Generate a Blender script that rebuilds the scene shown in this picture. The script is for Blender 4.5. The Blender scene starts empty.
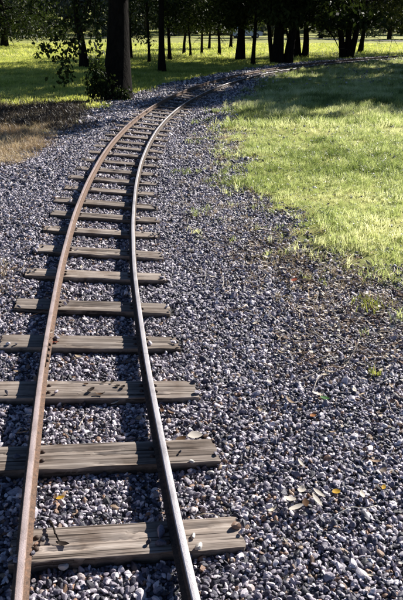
import bpy, bmesh, math, random
import numpy as np
from mathutils import Vector, Matrix, Euler, noise as mnoise

R = math.radians
S = bpy.context.scene
C = S.collection

# ------------------------------------------------------------------ camera
CAM_H, PITCH, FPX = 1.5, 24.0, 615.0
cam = bpy.data.cameras.new('camera')
cam.sensor_fit = 'VERTICAL'; cam.sensor_height = 24.0; cam.lens = FPX / 600.0 * 24.0
cam.clip_start = 0.05; cam.clip_end = 2000
camo = bpy.data.objects.new('camera', cam); C.objects.link(camo)
camo.location = (0, 0, CAM_H); camo.rotation_euler = (R(90 - PITCH), 0, 0)
S.camera = camo
# ------------------------------------------------------------------ world, sun, exposure
SUN_AZ, SUN_EL = 42.0, 27.0            # azimuth: degrees to the right of straight ahead
w = bpy.data.worlds.new('World'); S.world = w; w.use_nodes = True
wn = w.node_tree; wn.nodes.clear()
sky = wn.nodes.new('ShaderNodeTexSky'); sky.sky_type = 'NISHITA'; sky.sun_disc = False
sky.sun_elevation = R(SUN_EL); sky.sun_rotation = R(SUN_AZ)
sky.air_density = 0.62; sky.dust_density = 0.0; sky.ozone_density = 3.0
bg = wn.nodes.new('ShaderNodeBackground'); bg.inputs['Strength'].default_value = 0.05
wo = wn.nodes.new('ShaderNodeOutputWorld')
wn.links.new(sky.outputs[0], bg.inputs[0]); wn.links.new(bg.outputs[0], wo.inputs[0])
sl = bpy.data.lights.new('sun', 'SUN'); sl.energy = 5.0; sl.angle = R(0.5); sl.color = (1.0, 0.95, 0.88)
so = bpy.data.objects.new('sun', sl); C.objects.link(so)
_d = Vector((math.sin(R(SUN_AZ)) * math.cos(R(SUN_EL)), math.cos(R(SUN_AZ)) * math.cos(R(SUN_EL)), math.sin(R(SUN_EL))))
so.rotation_euler = _d.to_track_quat('Z', 'Y').to_euler(); so.location = (20, 20, 30)
S.view_settings.view_transform = 'Standard'; S.view_settings.look = 'None'
S.view_settings.exposure = 0.95; S.view_settings.gamma = 1.0

rng = np.random.default_rng(11)
random.seed(11)

# ------------------------------------------------------------------ pixels of the photograph to places
_p = R(PITCH)
def ray(x, y):
    u = (x - 201.5) / FPX; v = -(y - 300) / FPX
    return Vector((u, math.cos(_p) + v * math.sin(_p), -math.sin(_p) + v * math.cos(_p)))
def gp(x, y, z=0.0):                    # where the pixel meets the plane at height z
    d = ray(x, y); t = (z - CAM_H) / d.z
    return (d.x * t, d.y * t)
def at(x, y, Y):                        # where the pixel's ray is Y metres ahead
    d = ray(x, y); t = Y / d.y
    return Vector((d.x * t, Y, CAM_H + d.z * t))

# ------------------------------------------------------------------ track geometry
TCX, TCY, TR = 33.40, 8.07, 34.352        # centre and radius of the curve
CANT = 0.10                              # the outer (left) rail lies higher
def trk(s, off=0.0, z=0.0):              # arc length s, offset outward (to the left)
    th = s / TR; r = TR + off
    return (TCX - r * math.cos(th), TCY + r * math.sin(th), z)
def toff(x, y):                          # offset outward of points
    return np.hypot(x - TCX, y - TCY) - TR
HALF_G = 0.2345

RIGHT_EDGE = [gp(*q) for q in [(285, 70), (262, 78), (243, 95), (229, 118), (223, 145), (226, 172), (240, 198), (260, 224), (288, 248), (328, 270), (403, 290)]]
RIGHT_EDGE = [(9.0, 30.5), (6.0, 27.5)] + RIGHT_EDGE[0:] + [(2.4, 3.2), (4.5, 2.6), (9, 1.8)]
def poly_sdf(px, py, poly):              # signed distance to closed polygon, positive inside
    P = np.array(poly); Q = np.roll(P, -1, 0)
    d = np.full(px.shape, 1e9); inside = np.zeros(px.shape, bool)
    for (ax, ay), (bx, by) in zip(P, Q):
        ex, ey = bx - ax, by - ay
        t = np.clip(((px - ax) * ex + (py - ay) * ey) / (ex * ex + ey * ey + 1e-12), 0, 1)
        d = np.minimum(d, np.hypot(px - ax - t * ex, py - ay - t * ey))
        c = ((ay > py) != (by > py)) & (px < (bx - ax) * (py - ay) / (by - ay + 1e-12) + ax)
        inside ^= c
    return np.where(inside, d, -d)
GRASS_POLY = RIGHT_EDGE + [(60, 1), (60, 31), (30, 43)]
DRY_POLY = [gp(*q) for q in [(-70, 128), (0, 128), (40, 128), (52, 138), (42, 150), (22, 160), (0, 170), (-80, 182)]]
DRY2_POLY = [gp(*q) for q in [(-30, 276), (8, 272), (24, 283), (18, 296), (0, 303), (-30, 306)]]
def left_edge_off(y):                    # how far the ballast reaches to the left of the track
    return np.interp(y, [-3, 3.0, 6.0, 8.0, 9.5, 12, 13.5, 16, 30], [3.2, 2.6, 1.75, 1.45, 1.35, 1.5, 1.45, 1.25, 1.2])
def vnoise(x, y, sc, seed=0.0):
    # smooth value noise on arrays
    x = x * sc + seed * 17.3; y = y * sc + seed * 9.1
    xi = np.floor(x); yi = np.floor(y); fx = x - xi; fy = y - yi
    fx = fx * fx * (3 - 2 * fx); fy = fy * fy * (3 - 2 * fy)
    h = lambda a, b: np.modf(np.abs(np.sin(a * 127.1 + b * 311.7 + seed) * 43758.5453))[0]
    return (h(xi, yi) * (1 - fx) + h(xi + 1, yi) * fx) * (1 - fy) + (h(xi, yi + 1) * (1 - fx) + h(xi + 1, yi + 1) * fx) * fy
def grass_mask(x, y):                    # 1 = right-hand grass, 0 = ballast, uneven edge
    d = poly_sdf(x, y, GRASS_POLY)
    d = d + (vnoise(x, y, 1.7, 1) - .5) * .6 + (vnoise(x, y, 5, 2) - .5) * .5 + (vnoise(x, y, 12, 12) - .5) * .3
    return np.clip(.55 + d / .8, 0, 1)
def lawn_mask(x, y):
    o = toff(x, y) - left_edge_off(y) + (vnoise(x, y, 1.8, 3) - .5) * .5 + (vnoise(x, y, 7, 4) - .5) * .2
    m = np.clip(.5 + o / .35, 0, 1)
    return np.where(toff(x, y) > 0, m, 0)
def dry_mask(x, y):
    d = np.maximum(poly_sdf(x, y, DRY_POLY), poly_sdf(x, y, DRY2_POLY)) + (vnoise(x, y, 3, 5) - .5) * .5
    return np.clip(.5 + d / .45, 0, 1)
SOIL_POLY = [gp(*q) for q in [(262, 232), (330, 262), (403, 272), (470, 275), (470, 425), (380, 400), (325, 385), (285, 345), (262, 290), (240, 235)]]
def soil_mask(x, y):                     # brown soil and rotting leaves between grass and ballast
    d = poly_sdf(x, y, SOIL_POLY) + (vnoise(x, y, 3, 15) - .5) * .7 + (vnoise(x, y, 9, 16) - .5) * .3
    return np.clip(.3 + d / .5, 0, 1)
def ground_z(x, y):
    x = np.asarray(x, float); y = np.asarray(y, float)
    o = toff(x, y)
    z = np.interp(o, [-4, -2, -1.0, -.5, -.3, -.2, .2, .3, .5, .9, 1.6, 3], [0, -.015, -.028, -.034, -.030, -.026, .016, .028, .062, .05, .022, 0]) - .010
    g = grass_mask(x, y)
    z = z + g * (.03 + .05 * (vnoise(x, y, .7, 6) - .3))
    l = lawn_mask(x, y)
    z = z + l * (.02 + .05 * (vnoise(x, y, .35, 7) - .5))
    z = z + (vnoise(x, y, 1.3, 8) - .5) * .02 * (1 - np.clip(1 - np.abs(o) / .6, 0, 1))
    sfar = np.clip((y - 23.5) / 3.5, 0, 1) * np.clip((40 - y) / 4, 0, 1)
    z = z + np.where(o < 0, .13 * sfar * np.exp(-((o + 1.35) / .5) ** 2), 0)
    far = np.clip(y - 118, 0, None)
    z = z + far * .10 * np.clip(far / 60, 0, 1)
    return z
def gz(x, y): return float(ground_z(np.array([x]), np.array([y]))[0])

# ------------------------------------------------------------------ mesh helpers
def mesh_np(name, verts, faces):
    verts = np.asarray(verts, np.float32)
    me = bpy.data.meshes.new(name)
    arrs = faces if isinstance(faces, list) else [faces]
    arrs = [np.asarray(a, np.int32) for a in arrs if len(a)]
    me.vertices.add(len(verts)); me.vertices.foreach_set('co', verts.ravel())
    nl = sum(a.size for a in arrs); nf = sum(len(a) for a in arrs)
    me.loops.add(nl); me.loops.foreach_set('vertex_index', np.concatenate([a.ravel() for a in arrs]))
    me.polygons.add(nf)
    tot = np.concatenate([np.full(len(a), a.shape[1], np.int32) for a in arrs])
    start = np.concatenate([[0], np.cumsum(tot)[:-1]]).astype(np.int32)
    me.polygons.foreach_set('loop_start', start)
    me.update(calc_edges=True); me.validate()
    return me
class MB:                                # collects shapes for ONE mesh
    def __init__(s): s.v = []; s.q = []; s.t = []; s.n = 0
    def add(s, v, q=None, t=None):
        v = np.asarray(v, float).reshape(-1, 3)
        if q is not None and len(q): s.q.append(np.asarray(q, int).reshape(-1, 4) + s.n)
        if t is not None and len(t): s.t.append(np.asarray(t, int).reshape(-1, 3) + s.n)
        s.v.append(v); s.n += len(v); return s
    def tube(s, pts, rad, n=8, cap=True, jit=0.0):
        P = np.array([tuple(p) for p in pts], float); m = len(P)
        rad = np.broadcast_to(np.asarray(rad, float), (m,))
        T = np.gradient(P, axis=0); T /= np.linalg.norm(T, axis=1)[:, None] + 1e-9
        up = np.array([0, 0, 1.0]) if abs(T[0, 2]) < .9 else np.array([1.0, 0, 0])
        a = np.linspace(0, 2 * np.pi, n, endpoint=False); V = []
        for i in range(m):
            e1 = np.cross(up, T[i]); e1 /= np.linalg.norm(e1) + 1e-9; e2 = np.cross(T[i], e1); up = -np.cross(T[i], -e1) if False else e2 * 0 + np.cross(T[i], e1) * 0 + up
            rr = rad[i] * (1 + jit * (rng.random(n) - .5))
            V.append(P[i] + (np.cos(a) * rr)[:, None] * e1 + (np.sin(a) * rr)[:, None] * e2)
        V = np.concatenate(V)
        i = np.arange(m - 1)[:, None] * n; j = np.arange(n)[None]; k = (j + 1) % n
        q = np.stack([i + j, i + k, i + n + k, i + n + j], -1).reshape(-1, 4)
        t = []
        if cap:
            V = np.vstack([V, P[0], P[-1]]); c0, c1 = len(V) - 2, len(V) - 1
            for jj in range(n):
                t.append((c0, (jj + 1) % n, jj)); t.append((c1, (m - 1) * n + jj, (m - 1) * n + (jj + 1) % n))
        return s.add(V, q, t)
    def box(s, lo, hi):
        x0, y0, z0 = lo; x1, y1, z1 = hi
        v = [(x0, y0, z0), (x1, y0, z0), (x1, y1, z0), (x0, y1, z0), (x0, y0, z1), (x1, y0, z1), (x1, y1, z1), (x0, y1, z1)]
        return s.add(v, [(0, 3, 2, 1), (4, 5, 6, 7), (0, 1, 5, 4), (1, 2, 6, 5), (2, 3, 7, 6), (3, 0, 4, 7)])
    def mesh(s, name):
        f = []
        if s.q: f.append(np.concatenate(s.q))
        if s.t: f.append(np.concatenate(s.t))
        return mesh_np(name, np.concatenate(s.v), f)
def obj(name, me, mats=None, parent=None, loc=None):
    o = bpy.data.objects.new(name, me); C.objects.link(o)
    if mats is not None and me is not None:
        for m in (mats if isinstance(mats, (list, tuple)) else [mats]):
            if m.name not in [x.name for x in me.materials if x]: me.materials.append(m)
    if parent: o.parent = parent
    if loc is not None: o.location = loc
    return o
def tag(o, label=None, cat=None, group=None, kind=None):
    if label: o['label'] = label
    if cat: o['category'] = cat
    if group: o['group'] = group
    if kind: o['kind'] = kind
    return o
def empty(name, loc=(0, 0, 0), rz=0.0):
    o = bpy.data.objects.new(name, None); C.objects.link(o); o.location = loc; o.rotation_euler = (0, 0, rz); return o
def smooth(me, ang=None):
    me.polygons.foreach_set('use_smooth', np.ones(len(me.polygons), bool))
    if ang: me.set_sharp_from_angle(angle=R(ang))
    me.update()

# ------------------------------------------------------------------ materials
def mat(name):
    m = bpy.data.materials.new(name); m.use_nodes = True
    nt = m.node_tree; nt.nodes.clear()
    out = nt.nodes.new('ShaderNodeOutputMaterial'); b = nt.nodes.new('ShaderNodeBsdfPrincipled')
    nt.links.new(b.outputs[0], out.inputs[0])
    return m, nt, b, out
def nd(nt, t, **kw):
    n = nt.nodes.new('ShaderNode' + t)
    for k, v in kw.items():
        if k in n.inputs: n.inputs[k].default_value = v
        else: setattr(n, k, v)
    return n
def ramp(nt, fac, stops, interp='LINEAR'):
    r = nt.nodes.new('ShaderNodeValToRGB'); cr = r.color_ramp; cr.interpolation = interp
    while len(cr.elements) < len(stops): cr.elements.new(.5)
    for e, (p, c) in zip(cr.elements, stops): e.position = p; e.color = (*c, 1) if len(c) == 3 else c
    if fac is not None: nt.links.new(fac, r.inputs[0])
    return r
def mix(nt, fac, a, b, blend='MIX'):
    m = nt.nodes.new('ShaderNodeMix'); m.data_type = 'RGBA'; m.blend_type = blend
    for s, v in ((m.inputs[0], fac), (m.inputs[6], a), (m.inputs[7], b)):
        if isinstance(v, (int, float)): s.default_value = v
        elif isinstance(v, tuple): s.default_value = (*v, 1) if len(v) == 3 else v
        else: nt.links.new(v, s)
    return m.outputs[2]
def noise(nt, vec, scale, detail=4, rough=.55):
    n = nd(nt, 'TexNoise', Scale=scale, Detail=detail, Roughness=rough)
    if vec is not None: nt.links.new(vec, n.inputs['Vector'])
    return n.outputs['Fac']
def bump(nt, h, b, strength=.4, dist=.01):
    n = nd(nt, 'Bump', Strength=strength, Distance=dist); nt.links.new(h, n.inputs['Height']); nt.links.new(n.outputs[0], b.inputs['Normal']); return n
def simple(name, col, rough=.7, metal=0.0, var=.25, scale=30.0):
    m, nt, b, o = mat(name); tc = nd(nt, 'TexCoord')
    f = noise(nt, tc.outputs['Object'], scale)
    r = ramp(nt, f, [(.3, tuple(c * (1 - var) for c in col)), (.7, tuple(min(1, c * (1 + var)) for c in col))])
    nt.links.new(r.outputs[0], b.inputs['Base Color']); b.inputs['Roughness'].default_value = rough; b.inputs['Metallic'].default_value = metal
    return m

def m_ground():
    m, nt, b, o = mat('ground_soil_and_turf')
    geo = nd(nt, 'NewGeometry'); P = geo.outputs['Position']
    ag = nd(nt, 'Attribute', attribute_name='turf'); al = nd(nt, 'Attribute', attribute_name='dry')
    n1 = noise(nt, P, 60, 5); n2 = noise(nt, P, 1.5, 4); n3 = noise(nt, P, 9, 5)
    grav = ramp(nt, n1, [(.3, (.02, .02, .023)), (.55, (.06, .06, .066)), (.75, (.2, .195, .21))]).outputs[0]
    turf = ramp(nt, n3, [(.25, (.15, .18, .035)), (.5, (.31, .34, .075)), (.75, (.45, .45, .14))]).outputs[0]
    turf2 = mix(nt, ramp(nt, n2, [(.4, (0, 0, 0)), (.65, (1, 1, 1))]).outputs[0], turf, (.46, .45, .13))
    dry = ramp(nt, n1, [(.3, (.10, .07, .05)), (.7, (.30, .225, .16))]).outputs[0]
    c = mix(nt, ag.outputs['Fac'], grav, turf2)
    c = mix(nt, al.outputs['Fac'], c, dry)
    nt.links.new(c, b.inputs['Base Color']); b.inputs['Roughness'].default_value = .9; b.inputs['Specular IOR Level'].default_value = .2
    bump(nt, n1, b, .6, .02)
    return m
def m_stone():
    m, nt, b, o = mat('ballast_stone')
    a = nd(nt, 'Attribute', attribute_name='rnd', attribute_type='INSTANCER')
    r = ramp(nt, a.outputs['Fac'], [(0, (.022, .022, .032)), (.18, (.056, .054, .082)), (.34, (.135, .125, .165)), (.48, (.26, .235, .29)), (.62, (.45, .41, .465)), (.74, (.70, .65, .70)), (.89, (.88, .83, .86)), (.93, (.20, .12, .08)), (.97, (.33, .19, .12)), (1, (.42, .32, .22))])
    tc = nd(nt, 'TexCoord')
    n = noise(nt, tc.outputs['Object'], 2.6, 4, .6)
    v = ramp(nt, n, [(.25, (.55, .55, .58)), (.7, (1.25, 1.22, 1.2))]).outputs[0]
    nt.links.new(mix(nt, 1.0, r.outputs[0], v, 'MULTIPLY'), b.inputs['Base Color'])
    b.inputs['Roughness'].default_value = .5; b.inputs['Specular IOR Level'].default_value = .55
    bump(nt, noise(nt, tc.outputs['Object'], 6, 4), b, .25, .3)
    return m
def m_blade(name, c0, c1, c2, trans=.45):
    m, nt, b, o = mat(name)
    a = nd(nt, 'Attribute', attribute_name='rnd', attribute_type='INSTANCER')
    r = ramp(nt, a.outputs['Fac'], [(0, c0), (.5, c1), (1, c2)])
    t = nd(nt, 'BsdfTranslucent'); s = nd(nt, 'MixShader', Fac=trans)
    nt.links.new(r.outputs[0], b.inputs['Base Color'])
    nt.links.new(mix(nt, 1.0, r.outputs[0], (1.45, 1.45, 1.15), 'MULTIPLY'), t.inputs[0])
    b.inputs['Roughness'].default_value = .45; b.inputs['Specular IOR Level'].default_value = .5
    nt.links.new(b.outputs[0], s.inputs[1]); nt.links.new(t.outputs[0], s.inputs[2]); nt.links.new(s.outputs[0], o.inputs[0])
    return m
def m_leaf(name, c0, c1, trans=.25, tint=(1.5, 1.6, .8)):
    m, nt, b, o = mat(name)
    geo = nd(nt, 'NewGeometry')
    r = ramp(nt, geo.outputs['Random Per Island'], [(0, c0), (1, c1)])
    t = nd(nt, 'BsdfTranslucent'); s = nd(nt, 'MixShader', Fac=trans)
    nt.links.new(r.outputs[0], b.inputs['Base Color'])
    nt.links.new(mix(nt, 1.0, r.outputs[0], tint, 'MULTIPLY'), t.inputs[0])
    b.inputs['Roughness'].default_value = .6; b.inputs['Specular IOR Level'].default_value = .12
    nt.links.new(b.outputs[0], s.inputs[1]); nt.links.new(t.outputs[0], s.inputs[2]); nt.links.new(s.outputs[0], o.inputs[0])
    return m
def m_wood():
    m, nt, b, o = mat('weathered_sleeper_wood')
    tc = nd(nt, 'TexCoord'); oi = nd(nt, 'ObjectInfo')
    ad = nd(nt, 'VectorMath', operation='ADD'); nt.links.new(tc.outputs['Object'], ad.inputs[0])
    cb = nd(nt, 'CombineXYZ'); ml = nd(nt, 'Math', operation='MULTIPLY'); ml.inputs[1].default_value = 37.0
    nt.links.new(oi.outputs['Random'], ml.inputs[0]); nt.links.new(ml.outputs[0], cb.inputs[1]); nt.links.new(ml.outputs[0], cb.inputs[0]); nt.links.new(cb.outputs[0], ad.inputs[1])
    mp = nd(nt, 'Mapping'); mp.inputs['Scale'].default_value = (1.1, 42, 34); nt.links.new(ad.outputs[0], mp.inputs[0])
    mp2 = nd(nt, 'Mapping'); mp2.inputs['Scale'].default_value = (1.6, 95, 60); nt.links.new(ad.outputs[0], mp2.inputs[0])
    g = noise(nt, mp.outputs[0], 1.0, 6, .6); g2 = noise(nt, mp2.outputs[0], 1.0, 3, .5); bl = noise(nt, ad.outputs[0], 7, 4)
    col = ramp(nt, g, [(.3, (.085, .067, .056)), (.42, (.205, .17, .147)), (.55, (.345, .297, .262)), (.72, (.49, .435, .39))]).outputs[0]
    crack = ramp(nt, g2, [(.36, (.12, .10, .09)), (.43, (1, 1, 1))]).outputs[0]
    col = mix(nt, .9, col, crack, 'MULTIPLY')
    mp3 = nd(nt, 'Mapping'); mp3.inputs['Scale'].default_value = (5, 220, 90); nt.links.new(ad.outputs[0], mp3.inputs[0])
    g3 = noise(nt, mp3.outputs[0], 1.0, 3, .6)
    col = mix(nt, .7, col, ramp(nt, g3, [(.35, (.55, .53, .5)), (.6, (1.15, 1.15, 1.15))]).outputs[0], 'MULTIPLY')
    st = ramp(nt, bl, [(.32, (.5, .42, .36)), (.5, (.95, .92, .9)), (.7, (1.1, 1.1, 1.1))]).outputs[0]
    col = mix(nt, .8, col, st, 'MULTIPLY')
    hv = nd(nt, 'HueSaturation'); nt.links.new(col, hv.inputs['Color'])
    mr = nd(nt, 'MapRange'); mr.inputs['To Min'].default_value = .82; mr.inputs['To Max'].default_value = 1.2; nt.links.new(oi.outputs['Random'], mr.inputs[0]); nt.links.new(mr.outputs[0], hv.inputs['Value'])
    sa = nd(nt, 'Attribute', attribute_name='side')  # darker sleeper sides: their shade is painted into the wood colour
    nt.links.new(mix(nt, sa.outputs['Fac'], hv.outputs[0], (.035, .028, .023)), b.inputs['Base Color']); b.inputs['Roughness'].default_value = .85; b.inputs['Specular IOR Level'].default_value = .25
    h = mix(nt, .5, crack, g3); bump(nt, h, b, .8, .004)
    return m
def m_rail(name, rust, head):
    m, nt, b, o = mat(name)
    geo = nd(nt, 'NewGeometry'); P = geo.outputs['Position']
    a = nd(nt, 'Attribute', attribute_name='head')       # 0 side, 1 running surface worn by wheels
    n = noise(nt, P, 70, 5, .6); n2 = noise(nt, P, 9, 4); n3 = noise(nt, P, 300, 2)
    rc = ramp(nt, n, [(.28, tuple(c * .35 for c in rust)), (.5, rust), (.75, (rust[0] * 1.5, rust[1] * 1.35, rust[2] * 1.2))]).outputs[0]
    rc = mix(nt, .75, rc, ramp(nt, noise(nt, P, 220, 4, .7), [(.35, (.45, .4, .36)), (.6, (1.1, 1.1, 1.1))]).outputs[0], 'MULTIPLY')
    hc = ramp(nt, n2, [(.3, tuple(c * .62 for c in head)), (.5, tuple(c * .9 for c in head)), (.72, head)]).outputs[0]
    sp = ramp(nt, n3, [(.35, (.8, .78, .76)), (.55, (1, 1, 1))]).outputs[0]
    hc = mix(nt, .6, hc, sp, 'MULTIPLY')
    fa = nd(nt, 'Math', operation='MULTIPLY_ADD'); nt.links.new(n, fa.inputs[0]); fa.inputs[1].default_value = .7; fa.inputs[2].default_value = -.35
    f2 = nd(nt, 'Math', operation='ADD', use_clamp=True); nt.links.new(a.outputs['Fac'], f2.inputs[0]); nt.links.new(fa.outputs[0], f2.inputs[1])
    f3 = nd(nt, 'Math', operation='MULTIPLY', use_clamp=True); nt.links.new(f2.outputs[0], f3.inputs[0]); nt.links.new(a.outputs['Fac'], f3.inputs[1])
    nt.links.new(mix(nt, f3.outputs[0], rc, hc), b.inputs['Base Color'])
    rr = nd(nt, 'MapRange'); rr.inputs['To Min'].default_value = .85; rr.inputs['To Max'].default_value = .36; nt.links.new(f3.outputs[0], rr.inputs[0]); nt.links.new(rr.outputs[0], b.inputs['Roughness'])
    mm = nd(nt, 'MapRange'); mm.inputs['To Min'].default_value = 0; mm.inputs['To Max'].default_value = .3; nt.links.new(f3.outputs[0], mm.inputs[0]); nt.links.new(mm.outputs[0], b.inputs['Metallic'])
    bump(nt, mix(nt, .5, n, n3), b, .6, .003)
    return m
def m_bark(name, c0, c1):
    m, nt, b, o = mat(name); tc = nd(nt, 'TexCoord')
    mp = nd(nt, 'Mapping'); mp.inputs['Scale'].default_value = (14, 14, 3); nt.links.new(tc.outputs['Object'], mp.inputs[0])
    n = noise(nt, mp.outputs[0], 1.0, 6, .65)
    nt.links.new(ramp(nt, n, [(.3, c0), (.7, c1)]).outputs[0], b.inputs['Base Color']); b.inputs['Roughness'].default_value = .95
    b.inputs['Specular IOR Level'].default_value = .05
    bump(nt, n, b, .9, .05); return m

M = dict(
    ground=m_ground(), stone=m_stone(), wood=m_wood(),
    rail_l=m_rail('rusty_rail_steel', (.165, .10, .068), (.70, .57, .55)),
    rail_r=m_rail('worn_grey_rail_steel', (.09, .062, .046), (.74, .70, .72)),
    iron=simple('rusted_iron', (.07, .045, .035), .75, .2, .4, 120),
    grass=m_blade('backlit_green_grass', (.11, .155, .04), (.39, .45, .18), (.70, .70, .46), .5),
    clover=m_blade('low_weed_leaves', (.10, .15, .05), (.33, .39, .18), (.64, .66, .46), .45),
    lawn=m_blade('mown_lawn_grass', (.22, .27, .05), (.44, .47, .12), (.62, .61, .22), .55),
    dry=m_blade('dry_straw_grass', (.30, .205, .13), (.50, .385, .26), (.66, .56, .42), .3),
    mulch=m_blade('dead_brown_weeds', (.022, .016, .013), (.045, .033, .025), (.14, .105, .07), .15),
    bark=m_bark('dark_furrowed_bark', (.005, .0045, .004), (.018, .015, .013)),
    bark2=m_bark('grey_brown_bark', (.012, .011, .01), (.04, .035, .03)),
    leaf=m_leaf('dark_green_leaves', (.012, .019, .008), (.034, .048, .016), .25),
    leaf2=m_leaf('olive_green_leaves', (.018, .026, .010), (.055, .062, .024), .2),
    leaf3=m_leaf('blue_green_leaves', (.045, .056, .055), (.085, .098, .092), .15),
)

# ------------------------------------------------------------------ ground
def axis(segs):
    out = [segs[0][0]]
    for a, b_, st in segs:
        n = max(1, int(round((b_ - a) / st))); out += list(np.linspace(a, b_, n + 1)[1:])
    return np.array(out)
gx = axis([(-420, -60, 40), (-60, -14, 4), (-14, -6, .5), (-6, 9, .1), (9, 20, .6), (20, 60, 4), (60, 420, 40)])
gy = axis([(-200, -6, 20), (-6, -1, .6), (-1, 22, .1), (22, 45, .4), (45, 130, 3), (130, 420, 15)])
GX, GY = np.meshgrid(gx, gy); fx_, fy_ = GX.ravel(), GY.ravel()
gv = np.c_[fx_, fy_, ground_z(fx_, fy_)]
nx, ny = len(gx), len(gy)
ii = (np.arange(ny - 1)[:, None] * nx + np.arange(nx - 1)[None]).ravel()
gme = mesh_np('ground', gv, np.stack([ii, ii + 1, ii + nx + 1, ii + nx], -1))
smooth(gme)
turf = np.maximum(grass_mask(fx_, fy_) ** 1.5, lawn_mask(fx_, fy_))
a = gme.attributes.new('turf', 'FLOAT', 'POINT'); a.data.foreach_set('value', turf.astype(np.float32))
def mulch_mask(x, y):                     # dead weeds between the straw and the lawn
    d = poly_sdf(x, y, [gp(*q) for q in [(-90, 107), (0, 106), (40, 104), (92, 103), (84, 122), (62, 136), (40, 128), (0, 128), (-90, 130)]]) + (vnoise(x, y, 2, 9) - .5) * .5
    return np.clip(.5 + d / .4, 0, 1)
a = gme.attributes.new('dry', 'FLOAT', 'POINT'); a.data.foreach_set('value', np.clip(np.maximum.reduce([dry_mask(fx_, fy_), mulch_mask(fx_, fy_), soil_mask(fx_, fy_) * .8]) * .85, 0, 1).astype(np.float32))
tag(obj('ground', gme, M['ground']), kind='structure')

# ------------------------------------------------------------------ geometry-node scatter (for uncountable stuff only)
def scatter(name, pts, rot, scl, idx, rnd, protos, kind='stuff', parent=None):
    me = bpy.data.meshes.new(name); n = len(pts)
    me.vertices.add(n); me.vertices.foreach_set('co', np.asarray(pts, np.float32).ravel())
    for nm, ty, da, key in (('rot', 'FLOAT_VECTOR', rot, 'vector'), ('scl', 'FLOAT_VECTOR', scl, 'vector'), ('idx', 'INT', idx, 'value'), ('rnd', 'FLOAT', rnd, 'value')):
        at_ = me.attributes.new(nm, ty, 'POINT'); at_.data.foreach_set(key, np.asarray(da, np.int32 if ty == 'INT' else np.float32).ravel())
    me.update()
    col = bpy.data.collections.new(name + '_pieces')
    for k, pm in enumerate(protos):
        col.objects.link(bpy.data.objects.new('%s_piece_%02d' % (name, k), pm))
    ng = bpy.data.node_groups.new(name, 'GeometryNodeTree')
    ng.interface.new_socket('Geometry', in_out='INPUT', socket_type='NodeSocketGeometry')
    ng.interface.new_socket('Geometry', in_out='OUTPUT', socket_type='NodeSocketGeometry')
    gi = ng.nodes.new('NodeGroupInput'); go = ng.nodes.new('NodeGroupOutput')
    iop = ng.nodes.new('GeometryNodeInstanceOnPoints'); ci = ng.nodes.new('GeometryNodeCollectionInfo')
    ci.inputs['Collection'].default_value = col; ci.inputs['Separate Children'].default_value = True; ci.inputs['Reset Children'].default_value = True
    def na(nm, ty):
        x = ng.nodes.new('GeometryNodeInputNamedAttribute'); x.data_type = ty; x.inputs['Name'].default_value = nm; return x.outputs[0]
    L = ng.links.new
    L(gi.outputs[0], iop.inputs['Points']); L(ci.outputs[0], iop.inputs['Instance']); iop.inputs['Pick Instance'].default_value = True
    L(na('idx', 'INT'), iop.inputs['Instance Index'])
    e2r = ng.nodes.new('FunctionNodeEulerToRotation'); L(na('rot', 'FLOAT_VECTOR'), e2r.inputs[0]); L(e2r.outputs[0], iop.inputs['Rotation'])
    L(na('scl', 'FLOAT_VECTOR'), iop.inputs['Scale']); L(iop.outputs[0], go.inputs[0])
    o = obj(name, me, None, parent)
    md = o.modifiers.new('scatter', 'NODES'); md.node_group = ng
    o['kind'] = kind
    return o
def jgrid(x0, x1, y0, y1, sp, jit=.9):
    X, Y = np.meshgrid(np.arange(x0, x1, sp), np.arange(y0, y1, sp))
    X = X + (np.arange(X.shape[0]) % 2)[:, None] * sp * .5
    X = X.ravel() + (rng.random(X.size) - .5) * sp * jit; Y = Y.ravel() + (rng.random(Y.size) - .5) * sp * jit
    return X, Y
def in_view(x, y, margin=1.2):            # the part of the ground the photo shows, plus a step each way
    return np.abs(x) < .36 * np.maximum(y, 0) + .28 + margin

# ------------------------------------------------------------------ sleepers list (needed before the gravel)
SLEEP = [gp(100, y, .03) for y in (540, 454, 388, 340.5, 305, 274, 251, 231, 216, 203, 190, 180)]
SS = [math.atan2(q[1] - TCY, TCX - q[0]) * TR for q in SLEEP]
SS = [SS[0] - .46 * k for k in (4, 3, 2, 1)] + SS
while SS[-1] < 34: SS.append(SS[-1] + .452 + random.uniform(-.025, .025))
SW = .134
srec = []
for i, s in enumerate(SS):
    srec.append(dict(s=s, ang=random.uniform(-.012, .012), lo=-.445 + random.uniform(-.018, .018), hi=.458 + random.uniform(-.02, .02), w=SW * random.uniform(.94, 1.06), dz=random.uniform(-.006, .005)))
srec[4]['hi'] = .275                      # the front sleeper stops just outside the left rail
def sleeper_clear(x, y):                  # True where a point is away from every sleeper
    th = np.arctan2(y - TCY, TCX - x); s = th * TR; o = toff(x, y)
    k = np.clip(np.searchsorted(np.array(SS), s), 1, len(SS) - 1); a_ = np.array(SS)
    ds = np.minimum(np.abs(s - a_[k]), np.abs(s - a_[k - 1]))
    short = (np.abs(s - SS[4]) < .2) & (o > .28)
    return ~((ds < SW / 2 + .004) & (o > -.452) & (o < .465)) | short
def rail_clear(x, y, m=.036):
    o = np.abs(np.abs(toff(x, y)) - HALF_G); return o > m

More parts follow.
